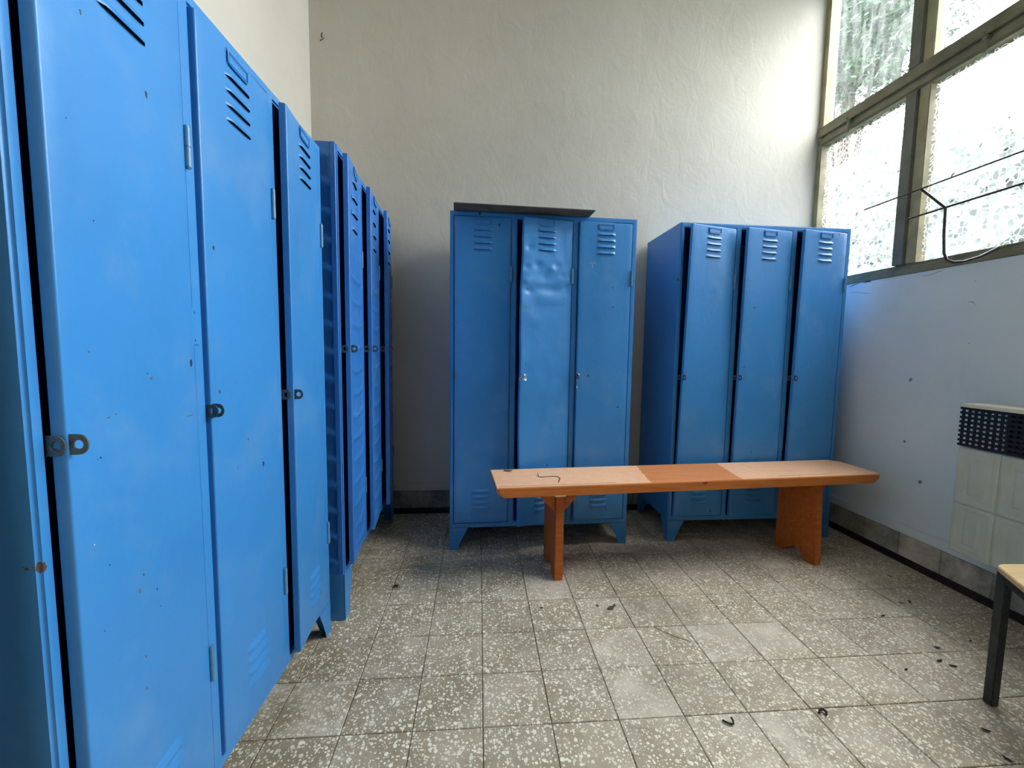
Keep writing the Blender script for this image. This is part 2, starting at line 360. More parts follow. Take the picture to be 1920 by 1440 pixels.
# baseboards: dark gap strip, stone tiles, painted plaster lip
def baseboard(side, along, a0, a1, off):
    """along 'x' (back wall) or 'y' (side walls); off(d) gives the coordinate d in front of the wall"""
    def bx(mb, p0, p1, d0, d1, z0, z1):
        c0, c1 = sorted((off(d0), off(d1)))
        if along == 'x': mb.box(p0, p1, c0, c1, z0, z1)
        else: mb.box(c0, c1, p0, p1, z0, z1)
    mb = MB(); bx(mb, a0, a1, 0, .004, 0.0, .04); o = struct('baseboard_'+side, mb.mesh('baseboard_'+side, MAROON))
    mb = MB(); bx(mb, a0, a1, 0, .012, .158, .208); l = obj('plaster_lip', mb.mesh('plaster_lip', WALL if side != 'right' else WALLR, bevel=.004), o)
    o0 = (GX if along == 'x' else GY)+.03; k = math.floor((a0-o0)/TS); n = 0
    while o0+k*TS < a1-.01:
        p0, p1 = max(o0+k*TS, a0)+.0012, min(o0+(k+1)*TS, a1)-.0012; k += 1
        if p1-p0 < .02: continue
        mb = MB(); bx(mb, p0, p1, 0, .009+rnd.uniform(0, .002), .041, .1565)
        me = mb.mesh('tile', SKIRT, bevel=.0015); obj('tile', me, o)
    return o
baseboard('back', 'x', XL, XR-.013, lambda d: YB-d)
baseboard('right', 'y', YF, YB, lambda d: XR-d)
baseboard('left', 'y', YF, YB-.013, lambda d: XL+d)

# ------------------------------------------------------------------ window
win = struct('window_1', None)
def wpart(name, boxes, m, bevel=.003):
    mb = MB()
    for b in boxes: mb.box(*b)
    return obj(name, mb.mesh(name, m, bevel=bevel), win)
X0 = XR
ym = [2.03, 1.39, .75]
wpart('window_jamb', [(X0+.004, X0+.075, 2.684, YB-.001, WZ0+.045, WZ1-.05)], FRAMEY)
wpart('window_jamb', [(X0+.004, X0+.075, WY0+.001, WY0+.04, WZ0+.045, WZ1-.05)], FRAMEY)
wpart('window_head', [(X0+.004, X0+.075, WY0, YB, WZ1-.05, WZ1-.001)], FRAMEW)
wpart('window_sill', [(X0-.004, X0+.085, WY0, YB, WZ0-.012, WZ0+.018), (X0+.012, X0+.08, WY0, YB, WZ0+.018, WZ0+.034), (X0+.022, X0+.075, WY0, YB, WZ0+.034, WZ0+.047)], FRAMEW)
wpart('transom', [(X0+.010, X0+.075, WY0+.01, YB-.01, 2.43, 2.55), (X0-.006, X0+.010, WY0+.01, YB-.003, 2.485, 2.545), (X0+.002, X0+.010, WY0+.01, YB-.003, 2.437, 2.470)], FRAMEW)
for y in ym:
    for (z0, z1) in ((WZ0+.047, 2.43), (2.55, WZ1-.05)):
        wpart('mullion', [(X0+.002, X0+.075, y+.05, y+.11, z0, z1)], FRAMEP)
        wpart('sash_stile', [(X0+.012, X0+.070, y-.005, y+.046, z0, z1)], FRAMEY)
gb = [(2.14, 2.684)] + [(ym[i+1]+.11, ym[i]-.005) for i in range(2)] + [(WY0+.04, ym[2]-.005)]
for (a, b) in gb:
    for (z0, z1, gm) in ((WZ0+.047, 2.43, GLT), (2.55, WZ1-.05, GLC)):
        mb = MB(); mb.box(X0+.045, X0+.0452, a, b, z0, z1)
        mb.v = mb.v[:]; k = MB(); k.v = [(X0+.045, a, z0), (X0+.045, b, z0), (X0+.045, b, z1), (X0+.045, a, z1)]; k.face([0, 1, 2, 3])
        obj('glass_pane', k.mesh('glass_pane', gm), win)
for y in (2.467, 1.785, 1.145):
    mb = MB(); mb.box(X0-.016, X0+.012, y-.012, y+.012, 2.455, 2.478); mb.box(X0-.020, X0-.014, y-.010, y+.004, 2.405, 2.47)
    mb.tube([(X0-.016, y, 2.478), (X0-.022, y+.006, 2.492), (X0-.010, y+.010, 2.498)], .004, 6)
    obj('window_latch', mb.mesh('window_latch', FRAMEP, bevel=.002), win)

# ------------------------------------------------------------------ lockers
W, D, H = .985, .455, 1.78
DX = [(.0235, .3105), (.3465, .6335), (.6695, .9565)]; DW = .287
_mc = {}
def once(key, fn):
    if key not in _mc: _mc[key] = fn()
    return _mc[key]
def door_mesh(h, disp, nx=14, nz=60, xs=None):
    r = .0035; dep = .019
    def prof(L0, n):
        out = [(0, dep), (0, dep*.5), (0, r)] + [(r*(1-math.cos(a)), r*(1-math.sin(a))) for a in (.4, .8, 1.2)]
        mid = [(r+(L0-2*r)*k/n, 0) for k in range(n+1)]
        return out+mid+[(L0-a, b) for a, b in out[::-1]]
    PX, PZ = prof(DW, nx), prof(h, nz); mb = MB(); nX, nZ = len(PX), len(PZ)
    for (z, ez) in PZ:
        for (x, ex) in PX:
            e = min(dep, ex+ez); y = -.005+e
            if e < r*.9: pass
            y += disp(-DW+x, z)
            mb.v.append((-DW+x+(xs(-DW+x, z) if xs else 0), y, z))
    for j in range(nZ-1):
        for i in range(nX-1):
            a = j*nX+i; mb.face([a, a+1, a+nX+1, a+nX])
    me = bpy.data.meshes.new('door'); me.from_pydata(mb.v, [], mb.f)
    me.polygons.foreach_set('use_smooth', [True]*len(me.polygons)); return me
def louver_mesh():
    mb = MB(); n = 10; wd, hh, d = .098, .015, .008
    P_ = []
    for i in range(n+1):
        t = i/n; x = -wd/2+wd*t; s = min(1, min(t, 1-t)*7); s = math.sin(s*math.pi/2)
        P_.append((x, s))
    for x, s in P_:
        mb.v += [(x, 0.0006, hh/2), (x, -d*s*.55, hh*.05), (x, -d*s, -hh/2+.002), (x, -d*s*.9, -hh/2), (x, .0006, -hh/2)]
    for i in range(n):
        a = i*5; b = a+5
        for k in range(4):
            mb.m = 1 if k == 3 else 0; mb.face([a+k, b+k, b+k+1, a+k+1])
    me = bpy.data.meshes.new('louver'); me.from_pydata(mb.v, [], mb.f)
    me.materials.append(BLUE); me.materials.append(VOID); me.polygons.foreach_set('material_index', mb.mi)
    me.polygons.foreach_set('use_smooth', [True]*len(me.polygons)); me.set_sharp_from_angle(angle=.9); return me
def slot_mesh():
    mb = MB(); mb.prism([(-.046, -.011), (.046, -.011), (.049, -.0075), (-.049, -.0075)], 'y', -.0008, .0004)
    return mb.mesh('slot', VOID)
def label_mesh(u_only=False):
    mb = MB(); w2, h2 = .040, .015
    out = [(-w2-.004, h2), (-w2, h2-.004), (-w2, -h2+.006), (-w2+.006, -h2), (w2-.006, -h2), (w2, -h2+.006), (w2, h2-.004), (w2+.004, h2)]
    mb.tube([(x, -.0035, z) for x, z in out], .0016, 6)
    if not u_only:
        mb.tube([(-w2+.002, -.003, h2-.003), (w2-.002, -.003, h2-.003)], .0013, 6)
        ins = [(-w2+.005, h2-.007), (-w2+.005, -h2+.005), (w2-.005, -h2+.005), (w2-.005, h2-.007)]
        mb.tube([(x, -.0028, z) for x, z in ins], .0011, 6, True)
        mb.box(-w2, w2, -.0025, .0005, -h2+.001, h2-.003)
    return mb.mesh('label_holder', BLUE, smooth=True)
def tab_mesh(flip=1):
    """flat eye plate that stands out from the sheet; plane normal to local x, one hole"""
    mb = MB(); n = 20; hw = .0145; R2 = .0065; cx = .0125; th = .0011
    outer = [(0, -hw), (.010, -hw)] + [(cx+hw*math.cos(a)*.86, hw*math.sin(a)) for a in [(-math.pi/2+math.pi*k/10) for k in range(1, 10)]] + [(.010, hw), (0, hw), (0, hw*.33), (0, -hw*.33)]
    # match inner ring points by angle around the hole centre
    m = len(outer); base = len(mb.v)
    for sx in (-th, th):
        for (p, q) in outer: mb.v.append((sx*flip, -p, q))
        for (p, q) in outer:
            a = math.atan2(q, p-cx); mb.v.append((sx*flip, -(cx+R2*math.cos(a)), R2*math.sin(a)))
    for k in range(m):
        j = (k+1) % m
        mb.face([k, j, m+j, m+k]); mb.face([2*m+k, 3*m+k, 3*m+j, 2*m+j])
        mb.face([k, 2*m+k, 2*m+j, j]); mb.face([m+k, m+j, 3*m+j, 3*m+k])
    return mb.mesh('eye_plate', RUST)
def hinge_mesh():
    mb = MB(); r = .0062
    for z0, z1 in ((-.038, -.001), (.001, .038)):
        mb.tube([(0, 0, z0), (0, 0, z0+.002), (0, 0, z1-.002), (0, 0, z1)], r, 12)
    mb.tube([(0, 0, .038), (0, 0, .0405)], r*.7, 10); mb.tube([(0, 0, -.0405), (0, 0, -.038)], r*.7, 10)
    mb.tube([(0, 0, -.002), (0, 0, .002)], r*.85, 10)
    mb.box(-.012, .010, .003, .0062, -.034, .034)
    return mb.mesh('hinge', HINGE, smooth=True)
def leg_mesh(hgt, wtop, wbot, mirror):
    mb = MB(); t = .0022
    cv = [(0, hgt), (0, 0), (wbot, 0)] + [(wbot+(wtop-wbot)*(k/5)**1.25, hgt*k/5*.97) for k in range(1, 5)] + [(wtop, hgt)]
    mb.prism([(x*mirror, z) for x, z in cv], 'y', 0, t)
    mb.prism([(y, z) for y, z in cv], 'x', 0, t*mirror)
    return mb.mesh('leg', BLUE)
def locker(name, label, x, y, rz, doors, H=1.78, zb=.120, variant=0, blue=BLUE):
    t = empty(name, label, 'locker', (x, y, 0), rz, 'three-door blue steel lockers'); t['group'] = 'three-door blue steel lockers'
    del t['group']
    dz0, dz1 = zb+.031, H-.028
    k = ('frame', H, zb)
    def fr():
        xs = [0, DX[0][0]-.001, DX[0][1]+.001, DX[1][0]-.001, DX[1][1]+.001, DX[2][0]-.001, DX[2][1]+.001, W]
        return cells(xs, [zb, dz0-.001, dz1+.001, H], {(1, 1), (3, 1), (5, 1)}, 0, .022).mesh('front_frame', blue, bevel=.005, smooth=True, front=True, seg=3)
    obj('front_frame', once(k, fr), t)
    def boxm(nm, *a, bv=0):
        mb = MB(); mb.box(*a); return mb.mesh(nm, blue, bevel=bv)
    for s in (0, 1):
        if variant:   # ribbed side panel
            mb = MB(); xs = 0.0 if s == 0 else W; sg = -1 if s == 0 else 1
            ny, nz_ = 60, 150; Y0, Y1 = .023, D-.002
            ov = []
            for j in range(nz_+1):
                for i in range(ny+1):
                    yy = Y0+(Y1-Y0)*i/ny; zz = zb+(H-zb)*j/nz_
                    ins = (yy > .028) and (yy < Y1-.03) and (zz > zb+.05) and (zz < H-.04)
                    ph = ((zz-zb)/.103) % 1
                    rib = .009*math.exp(-((ph-.5)/.16)**2)
                    ov.append((xs-sg*(.001+(.006-rib if ins else 0)), yy, zz))
            b = len(mb.v); mb.v += ov
            for j in range(nz_):
                for i in range(ny):
                    a = b+j*(ny+1)+i; mb.face([a, a+1, a+ny+2, a+ny+1])
            me = mb.mesh('side_panel', blue, smooth=True)
        else:
            me = boxm('side_panel', *( (0.0, .0022) if s == 0 else (W-.0022, W)), .0219, D, zb, H-.0005)
        obj('side_panel', me, t)
    obj('top_panel', boxm('top_panel', .002, W-.002, .02, D, H-.0025, H-.0007), t)
    obj('bottom_panel', boxm('bottom_panel', .002, W-.002, .02, D, zb+.0005, zb+.012), t)
    obj('back_panel', boxm('back_panel', .002, W-.002, D-.002, D, zb, H-.003), t)
    for px_ in (.3285, .6515): obj('partition', boxm('partition', px_-.001, px_+.001, .022, D-.003, zb+.012, H-.003), t)
    wt, wb = (.098, .042) if not variant else (.10, .062)
    for (lx, ly, mir, ry) in ((0, 0, 1, 0), (W, 0, -1, 0), (W, D, 1, math.pi), (0, D, -1, math.pi)):
        o = obj('leg', once(('leg', zb, mir), lambda: leg_mesh(zb+.002, wt, wb, mir)), t, (lx, ly, 0), (0, 0, ry))
    dh = dz1-dz0
    for i, dspec in enumerate(doors):
        top, bot, disp, extra = dspec
        th = math.asin(bot/DW); tw = (top-bot)
        f = lambda xx, zz, tw=tw, disp=disp: -tw*(-xx/DW)*(zz/dh)+disp(xx, zz)
        me = door_mesh(dh, f, 24 if extra.get('fine') else 12, 220 if extra.get('fine') else 60, extra.get('xs')); me.materials.append(blue)
        d = obj('door', me, t, (DX[i][1], 0, dz0), (0, 0, th))
        if extra.get('label'): d['label'] = extra['label']
        def surf(xx, zz): return f(xx, zz)-.005
        cx = -DW/2-.0
        zc = [1.693-.032*k for k in range(4)] if not variant else [H-.087-.06*k for k in range(4)]
        lz = [.328-.0305*k for k in range(4)]
        for zz in (zc + ([] if variant else lz)):
            z_ = zz-dz0
            tilt = math.atan2(f(cx-.045, z_)-f(cx+.045, z_), .09)
            slope = (f(cx, z_+.012)-f(cx, z_-.012))/.024
            lo = obj('louver', once('louver', louver_mesh), d, (cx, surf(cx, z_)+.0002, z_), (math.atan(-slope)*0, 0, -tilt))
            if zz in zc: lo.scale = (1, 1.0, 1)
        zl = 1.728 if not variant else H-.048
        z_ = zl-dz0; tilt = math.atan2(f(cx-.045, z_)-f(cx+.045, z_), .09)
        obj('label_holder', once(('lab', bool(extra.get('u'))), lambda: label_mesh(bool(extra.get('u')))), d, (cx, surf(cx, z_), z_), (0, 0, -tilt))
        hz = .945 if not variant else 1.078
        obj('hasp', once('tab', tab_mesh), d, (-DW+.004, surf(-DW+.0045, hz-dz0)+.001, hz-dz0))
        obj('staple', once('tab', tab_mesh), t, (DX[i][0]-.0015, 0.0005, hz-.001))
        if not variant:
            for z0 in (1.470, .398): obj('hinge', once('hinge', hinge_mesh), t, (DX[i][1]+.0035, -.0072, z0))
        else:
            for z0 in (1.47, .45): obj('hinge', once('hinge', hinge_mesh), t, (DX[i][1]+.0035, -.0052, z0)).scale = (.7, .7, .9)
    return t
def wav(seed, amp=.0010):
    return lambda x, z: amp*noise.noise(Vector((x*5, z*2.2, seed)))*min(1, min(z, 1.6-z)*8 if z < 1.6 else 0)*math.sin(min(1, max(0, -x/DW))*math.pi)
def gau(x, z, cx, cz, sx, sz, a): return a*math.exp(-((x-cx)/sx)**2-((z-cz)/sz)**2)
# left row, near unit
a_u = math.atan2(1.5606-.591, -.5587+.589)
def d1disp(x, z):
    return wav(1)(x, z)+gau(x, z, -.23, .82, .03, .03, .0015)+gau(x, z, -.03, .80, .02, .05, -.002)
LU = locker('locker', 'nearest blue steel locker on the left, three smooth doors cut off by the photo edge', -.589, .591, a_u,
       [(.020, .018, d1disp, {}), (.006, .002, wav(2), {}), (.028, .026, wav(3), {})])
mb = MB(); mb.box(-.010, .010, -.0022, .0, -.038, .038)
for z in (-.028, .028): mb.tube([(0, -.0036, z), (0, 0, z)], .0032, 8)
o = obj('rivet_plate', mb.mesh('rivet_plate', BLUE, bevel=.0005), LU, (.3185, -.0005, 1.123))
# paint chips and rust marks on the near unit
def chip(parent, x, y, z, hw, hh, m, seed):
    r_ = random.Random(seed); k = MB(); n = 9
    k.v = [(x+hw*math.cos(2*math.pi*i/n)*r_.uniform(.55, 1.15), y, z+hh*math.sin(2*math.pi*i/n)*r_.uniform(.55, 1.15)) for i in range(n)]; k.face(list(range(n)))
    obj('paint_chip', k.mesh('paint_chip', m), parent)
CHM = [simple('chip_rust', srgb(112, 84, 66), .9), simple('chip_dark', srgb(44, 62, 76), .8), simple('chip_white', srgb(225, 228, 228), .8)]
DOORS = [c for c in LU.children if c.name.split('.')[0] == 'door']
for k, (a_, z_, hw, hh, c_) in enumerate([(.186, 1.026, .0029, .0032, 0), (.178, 1.0348, .0017, .0014, 1), (.0672, 1.0731, .002, .0019, 0), (.0952, .9715, .004, .0008, 1), (.1085, .9744, .0028, .0008, 0), (.2825, .9448, .0088, .0010, 0),
      (.0754, .914, .0013, .002, 1), (.0697, .9123, .0008, .0012, 1), (.1336, .6694, .0021, .0054, 0), (.1718, .6494, .0017, .0033, 1), (.1437, .6919, .0016, .0027, 1), (.1373, .5481, .0021, .0028, 0), (.1353, .4919, .0021, .0032, 0), (.0618, .6479, .0013, .002, 1),
      (.1783, .6134, .0023, .0015, 1), (.0782, .744, .0013, .0021, 1), (.0896, 1.2649, .0017, .0016, 1), (.0565, 1.3916, .0011, .0011, 1), (.4803, .8546, .0020, .0035, 1), (.4327, .7956, .0014, .0025, 1), (.0543, .7879, .0012, .0008, 2)]):
    di = 0 if a_ < .33 else 1; d = DOORS[di]; x_ = a_-DX[di][1]; zz = z_-.151
    top, bot = ((.020, .018), (.006, .002))[di]
    yy = -(top-bot)*(-x_/DW)*(zz/1.601)+(d1disp if di == 0 else wav(2))(x_, zz)-.005
    chip(d, x_, yy-.0004, zz, hw, hh, CHM[c_], k)
# left row, far ribbed unit
def ribd(seed, dep=.0055, fade=0):
    def f(x, z):
        hz = z/1.585; ins = 1/(1+math.exp(-(-x-.028)/.0025))/(1+math.exp(-(DW-.028+x)/.0025)) if True else 1
        inz = 1/(1+math.exp(-(z-.05)/.003))/(1+math.exp(-(1.53-z)/.003))
        u = (x+DW/2)/(DW/2); zz = z+.035*(1-u*u)*.5
        ph = (zz/.092) % 1; rib = math.exp(-((ph-.5)/.11)**2)
        lower = 1 if z < 1.18 else 0.15
        c = noise.noise(Vector((x*9, z*6, seed)))*.004+noise.noise(Vector((x*22, z*15, seed+4)))*.0015
        edge = math.sin(min(1, max(0, -x/DW))*math.pi)
        return ins*inz*(dep-rib*dep*1.25*lower)+c*edge
    return f
locker('locker', 'ribbed blue steel locker with crumpled panelled doors at the far end of the left wall', -.5221, 1.6311, math.radians(90.26),
       [(.030, .027, ribd(1), {'fine': 1, 'label': 'crumpled ribbed blue door standing ajar'}),
        (.032, .030, ribd(5), {'fine': 1, 'label': 'crumpled ribbed blue door standing ajar'}),
        (.038, .035, ribd(9), {'fine': 1, 'label': 'crumpled ribbed blue door standing ajar'})], 1.825, .188, 1, BLUE2)
# back wall, middle unit
def crumple(x, z):
    Z = z+.151; e = min(1, (-x)/.03)
    d = .020*max(0, (Z-1.36)/.39)**1.3*(-x/DW)                       # top bent back
    d += gau(x, Z, -.14, 1.395, .12, .022, .006)*e                 # crease under the dents
    for (cx, cz, s, a) in ((-.20, 1.515, .022, .0055), (-.12, 1.50, .018, -.005), (-.09, 1.52, .02, .005), (-.25, 1.60, .018, .006), (-.265, 1.50, .02, .005), (-.26, 1.43, .02, -.005),
                           (-.15, 1.455, .03, .004), (-.24, 1.38, .018, .006), (-.05, 1.47, .02, .004), (-.10, 1.34, .04, -.004), (-.18, 1.30, .05, .003), (-.03, 1.415, .02, .005), (-.25, .98, .04, .004), (-.05, .93, .03, .004)):
        d += gau(x, Z, cx, cz, s, s*.8, a)*e
    d += .004*noise.noise(Vector((x*14, Z*11, 3)))*e*(1 if Z > 1.3 else .35)
    d += .010*noise.noise(Vector((.2, Z*5.5, 8)))*(-x/DW)**3
    return d
def d3a(x, z):
    Z = z+.151; e = math.sin(min(1, max(0, -x/DW))*math.pi)
    return wav(12, .003)(x, z)+gau(x, Z, -.04, 1.45, .04, .03, .003)*e+gau(x, Z, -.1, 1.40, .1, .02, .002)*e-.004*gau(x, Z, -.14, 1.0, .1, .5, 1)*e
LA = locker('locker', 'blue steel locker with a dented middle door ajar and a dark board on top', -.1504, 2.1987, math.radians(1.81),
       [(.001, .001, wav(11), {}), (.072, .076, crumple, {'fine': 1, 'u': 1, 'xs': lambda x, z: .022*max(0, (z-1.1)/.5)**1.2*(-x/DW)+.004*noise.noise(Vector((.5, z*7, 2)))*(-x/DW), 'label': 'dented blue door bent at the top and standing open'}), (.014, .018, d3a, {})])
# back wall, right unit
LB = locker('locker', 'blue steel locker in the right corner by the window with three doors ajar', 1.0818, 2.2446, math.radians(.05),
       [(.072, .012, wav(21, .002), {}), (.046, .022, wav(22, .002), {}), (.046, .022, wav(23, .002), {})])

d3 = [c for c in LA.children if c.name.split('.')[0] == 'door'][2]
f3 = lambda x_, zz: .004*(-x_/DW)*(zz/1.601)+d3a(x_, zz)-.0056
k = MB()
for (x0, x1, z0, z1) in ((-.2335, -.1975, 1.3895, 1.3905), (-.2165, -.2155, 1.362, 1.384)):
    i = len(k.v); k.v += [(x, f3(x, z), z) for x, z in ((x0, z0), (x1, z0), (x1, z1), (x0, z1))]; k.face([i, i+1, i+2, i+3])
obj('scratch_mark', k.mesh('scratch_mark', CHM[2]), d3)
chip(d3, -.050, f3(-.05, .628), .628, .006, .006, CHM[1], 3); chip(d3, -.037, f3(-.037, .61), .607, .002, .002, CHM[1], 4)
# wires twisted through two hasps of the middle locker
def local(root, p): return root.matrix_world @ Vector(p)
bpy.context.view_layer.update()
mb = MB(); c = local(LA, (.372, -.098, .943)); r2 = random.Random(3); pts = []
for k in range(34):
    a = k*.9; pts.append(c+Vector((.015*math.cos(a)+r2.uniform(-.004, .004), .008*math.sin(a*.7), .016*math.sin(a*1.3)+r2.uniform(-.004, .004))))
mb.tube(pts, .0016, 5); tag(obj('wire_tangle', mb.mesh('wire_tangle', CHROME, smooth=True)), 'silvery tangle of wire knotted at the lock of the dented locker door', 'wire')
mb = MB(); c = local(LA, (.671, -.030, .945))
mb.tube([c+Vector(p) for p in ((-.004, 0, .018), (.006, -.006, .016), (.010, -.008, .006), (.004, -.006, -.004), (-.004, -.006, -.014), (.004, -.007, -.030), (.010, -.008, -.044), (.008, -.009, -.056), (0, -.009, -.060), (-.006, -.008, -.054), (-.006, -.008, -.047))], .0014, 6)
tag(obj('wire_hook', mb.mesh('wire_hook', CHROME, smooth=True)), 'thin S-shaped wire hook hanging from the hasp of the right door of the middle locker', 'wire')

# board lying on the middle locker
mb = MB(); mb.box(0, .706, 0, .36, 0, .005)
o = tag(obj('board', mb.mesh('board', BOARD, bevel=.001), None, (-.127, 2.098, 1.7812), (0, 0, math.radians(2.5))), 'thin dark board lying on top of the middle locker and sticking out in front', 'board')

# ------------------------------------------------------------------ bench
BA = math.atan2(1.940-1.794, 2.067-.081)
bench = empty('bench', 'long orange varnished wooden bench standing before the two back lockers', 'bench', (.081, 1.794, 0), BA)
BL, BWD, ZT, TH = 1.991, .290, .475, .046
mb = MB()
n = 40
def endz(u):
    """plan outline with clipped corners"""
    return 0
out = [(.010, 0), (BL-.035, 0), (BL-.012, .010), (BL, .035), (BL, BWD-.05), (BL-.03, BWD-.006), (BL-.05, BWD), (0, BWD), (0, .008)]
b = len(mb.v); no = len(out)
for (ins, z) in ((.030, ZT-TH), (.004, ZT-TH*.55), (0, ZT-.004), (.003, ZT)):
    for (x, y) in out:
        xx = x+ins*(1 if x < 1 else -1); yy = y+(.003 if z == ZT else 0)*(1 if y < .1 else -1)
        mb.v.append((xx, yy, z))
for k in range(3):
    for i in range(no):
        j = (i+1) % no; mb.face([b+k*no+i, b+k*no+j, b+(k+1)*no+j, b+(k+1)*no+i])
mb.face([b+i for i in range(no)][::-1]); mb.face([b+3*no+i for i in range(no)])
obj('seat_plank', mb.mesh('seat_plank', BENCH, bevel=.0015), bench)
mb = MB(); mb.box(.012, .56, .020, .0222, ZT-.0002, ZT+.0004); obj('seat_crack', mb.mesh('seat_crack', CRUMB), bench)
mb = MB(); mb.box(1.42, 1.72, .032, .0335, ZT-.0002, ZT+.0004); obj('seat_crack', mb.mesh('seat_crack', CRUMB), bench)
def bleg(s, y0, y1, sp):
    # plank on end with a notch sawn between its two feet
    mb = MB(); m_ = (y0+y1)/2; z1 = ZT-TH
    pts = [(y0-sp, 0), (y0-sp+.055, .0), (y0-sp+.075, .022), (m_-.02, .045), (m_, .062), (m_+.012, .040), (m_+.04, .022), (y1-.05, 0), (y1, 0), (y1, z1), (y0, z1)]
    mb.prism(pts, 'x', -.0195, .0195)
    return obj('leg', mb.mesh('leg', BLEG, bevel=.002), bench, (s, 0, 0))
l1 = bleg(.305, .052, .285, .0); l2 = bleg(1.668, .040, .262, .018); l2.rotation_euler = (0, 0, math.radians(6))
for s, y in ((.305, .085), (1.668, .10)):
    mb = MB(); z1 = ZT-TH
    for sg in (-1, 1):
        mb.prism([(sg*.0205, z1), (sg*.105, z1), (sg*.092, z1-.028), (sg*.0205, z1-.105)], 'y', y-.012, y+.012)
    obj('brace', mb.mesh('brace', BLEG, bevel=.0015), bench, (s, 0, 0))
mb = MB(); mb.box(.265, .315, -.0012, .008, ZT-TH-.003, ZT-TH+.003); obj('wood_splinter', mb.mesh('wood_splinter', PLY), bench)

# leaves and wire on the bench, leaf and crumbs on the floor
def leaf_mesh(name, l, wd, curl, m, seed=0):
    r_ = random.Random(seed); mb = MB(); n = 6
    for i in range(n+1):
        t = i/n; ww = wd*math.sin(math.pi*min(1, t*.93+.04))**.8; x = (t-.5)*l
        zc = curl*(2*t-1)**2
        mb.v += [(x, -ww/2, zc+curl*.5), (x, 0, zc), (x, ww/2*(.9+.2*r_.random()), zc+curl*.6)]
    for i in range(n):
        a = i*3; mb.face([a, a+3, a+4, a+1]); mb.face([a+1, a+4, a+5, a+2])
    me = mb.mesh(name, m)
    return me
def drop(name, me, x, y, z, rz, label, cat, group=None, scale=1, rx=0):
    o = obj(name, me, None, (x, y, z), (rx, 0, rz)); o.scale = (scale,)*3; return tag(o, label, cat, group)
drop('leaf', leaf_mesh('leaf', .045, .022, .004, LEAFD, 1), .150, 2.055, ZT+.0012, -.1, 'small dark green leaf lying on the left end of the bench', 'leaf')
mb = MB(); mb.tube([(x*.956, y*.956, z) for x, y, z in [(.304, 2.082, ZT+.008), (.303, 2.045, ZT+.0016), (.31, 2.036, ZT+.0014), (.345, 2.043, ZT+.0014), (.385, 2.047, ZT+.0014), (.402, 2.04, ZT+.0014), (.406, 2.01, ZT+.0016), (.388, 1.955, ZT+.0016)]], .0016, 6)
tag(obj('bent_wire', mb.mesh('bent_wire', CRUMB, smooth=True)), 'thin dark bent wire lying on the dusty left part of the bench', 'wire')
drop('leaf', leaf_mesh('leaf', .034, .022, .002, LEAFD, 2), .563, 1.648, .0012, .5, 'larger greenish leaf lying on the floor before the bench, right of its near leg', 'leaf')
drop('leaf', leaf_mesh('leaf', .018, .012, .002, LEAFD, 3), .583, 1.664, .0012, 1.1, 'smaller greenish leaf touching the larger leaf on the floor before the bench', 'leaf')
mb = MB()
for k in range(9):
    a = k*2*math.pi/9; mb.tube([(0, 0, .006), (.010*math.cos(a), .010*math.sin(a), .010), (.019*math.cos(a), .019*math.sin(a), .0012)], .0011, 4)
mb.tube([(-.007, 0, .005), (-.004, 0, .0065), (.004, 0, .0065), (.007, 0, .005)], .004, 6)
drop('seed_burr', mb.mesh('seed_burr', CRUMB), -.367, 1.857, 0, .3, 'dark spidery seed burr on the floor near the ribbed left locker', 'burr')
mb = MB(); mb.tube([(-.014, .010, .003), (-.008, .002, .004), (0, -.006, .0045), (.010, -.006, .005), (.013, .002, .008), (.012, .010, .011)], .0028, 6)
drop('curled_leaf', mb.mesh('curled_leaf', CRUMB), .738, 1.088, 0, 0, 'dark curled hook-shaped scrap on the floor at the bottom centre of the photo', 'leaf')
mb = MB(); mb.tube([(-.011, 0, .004), (-.004, .007, .006), (.006, .006, .008), (.010, -.002, .006), (.004, -.008, .004)], .0038, 6)
drop('curled_leaf', mb.mesh('curled_leaf', CRUMB), 1.044, 1.103, 0, 0, 'dark rolled-up scrap on the floor left of the stool', 'leaf')
crumb = leaf_mesh('leaf_scrap', .020, .008, .0018, CRUMB, 5)
spots = [(1.821, 1.781, 'dark leaf scrap on the floor just right of the bench leg nearest the window'), (2.014, 1.818, 'dark leaf scrap near the right skirting, beyond the heater'),
 (1.851, 1.611, 'dark leaf scrap on the floor, left one of a pair before the right skirting'), (1.684, 1.532, 'dark leaf scrap on the open floor between stool and bench'),
 (1.897, 1.616, 'dark leaf scrap on the floor, right one of a pair before the right skirting'), (1.705, 1.343, 'dark leaf scrap on the floor left of the stool, the one nearest the heater side'),
 (1.640, 1.280, 'upper scrap of two touching dark scraps left of the stool leg'), (1.662, 1.255, 'lower scrap of two touching dark scraps left of the stool leg'),
 (1.478, 1.25, 'lone dark leaf scrap on the floor farther left of the stool leg'), (1.873, 1.367, 'dark leaf scrap on the floor under the heater'),
 (1.474, 1.018, 'dark leaf scrap on the floor just below the foot of the stool leg'), (1.428, .935, 'dark leaf scrap nearest the bottom right corner of the photo'),
 (1.902, 1.468, 'dark leaf scrap close to the dark strip below the heater'), (.272, 1.667, 'tiny dark speck on the tiles just below the left bench leg'), (.511, 1.668, 'thin dark scrap just left of the greenish leaves on the floor')]
for k, (x, y, lab) in enumerate(spots):
    drop('leaf_scrap', crumb, x, y, .0012, rnd.uniform(0, 3), lab, 'leaf scrap', 'dry scraps scattered on the floor', rnd.uniform(.7, 1.3))
mb = MB(); mb.tube([(.694, 1.520, .0015), (.72, 1.49, .0015), (.76, 1.455, .0015), (.80, 1.43, .0015)], .0009, 5)
tag(obj('thin_twig', mb.mesh('thin_twig', CRUMB)), 'hair-thin dark twig lying on the floor tiles in front of the bench', 'twig')

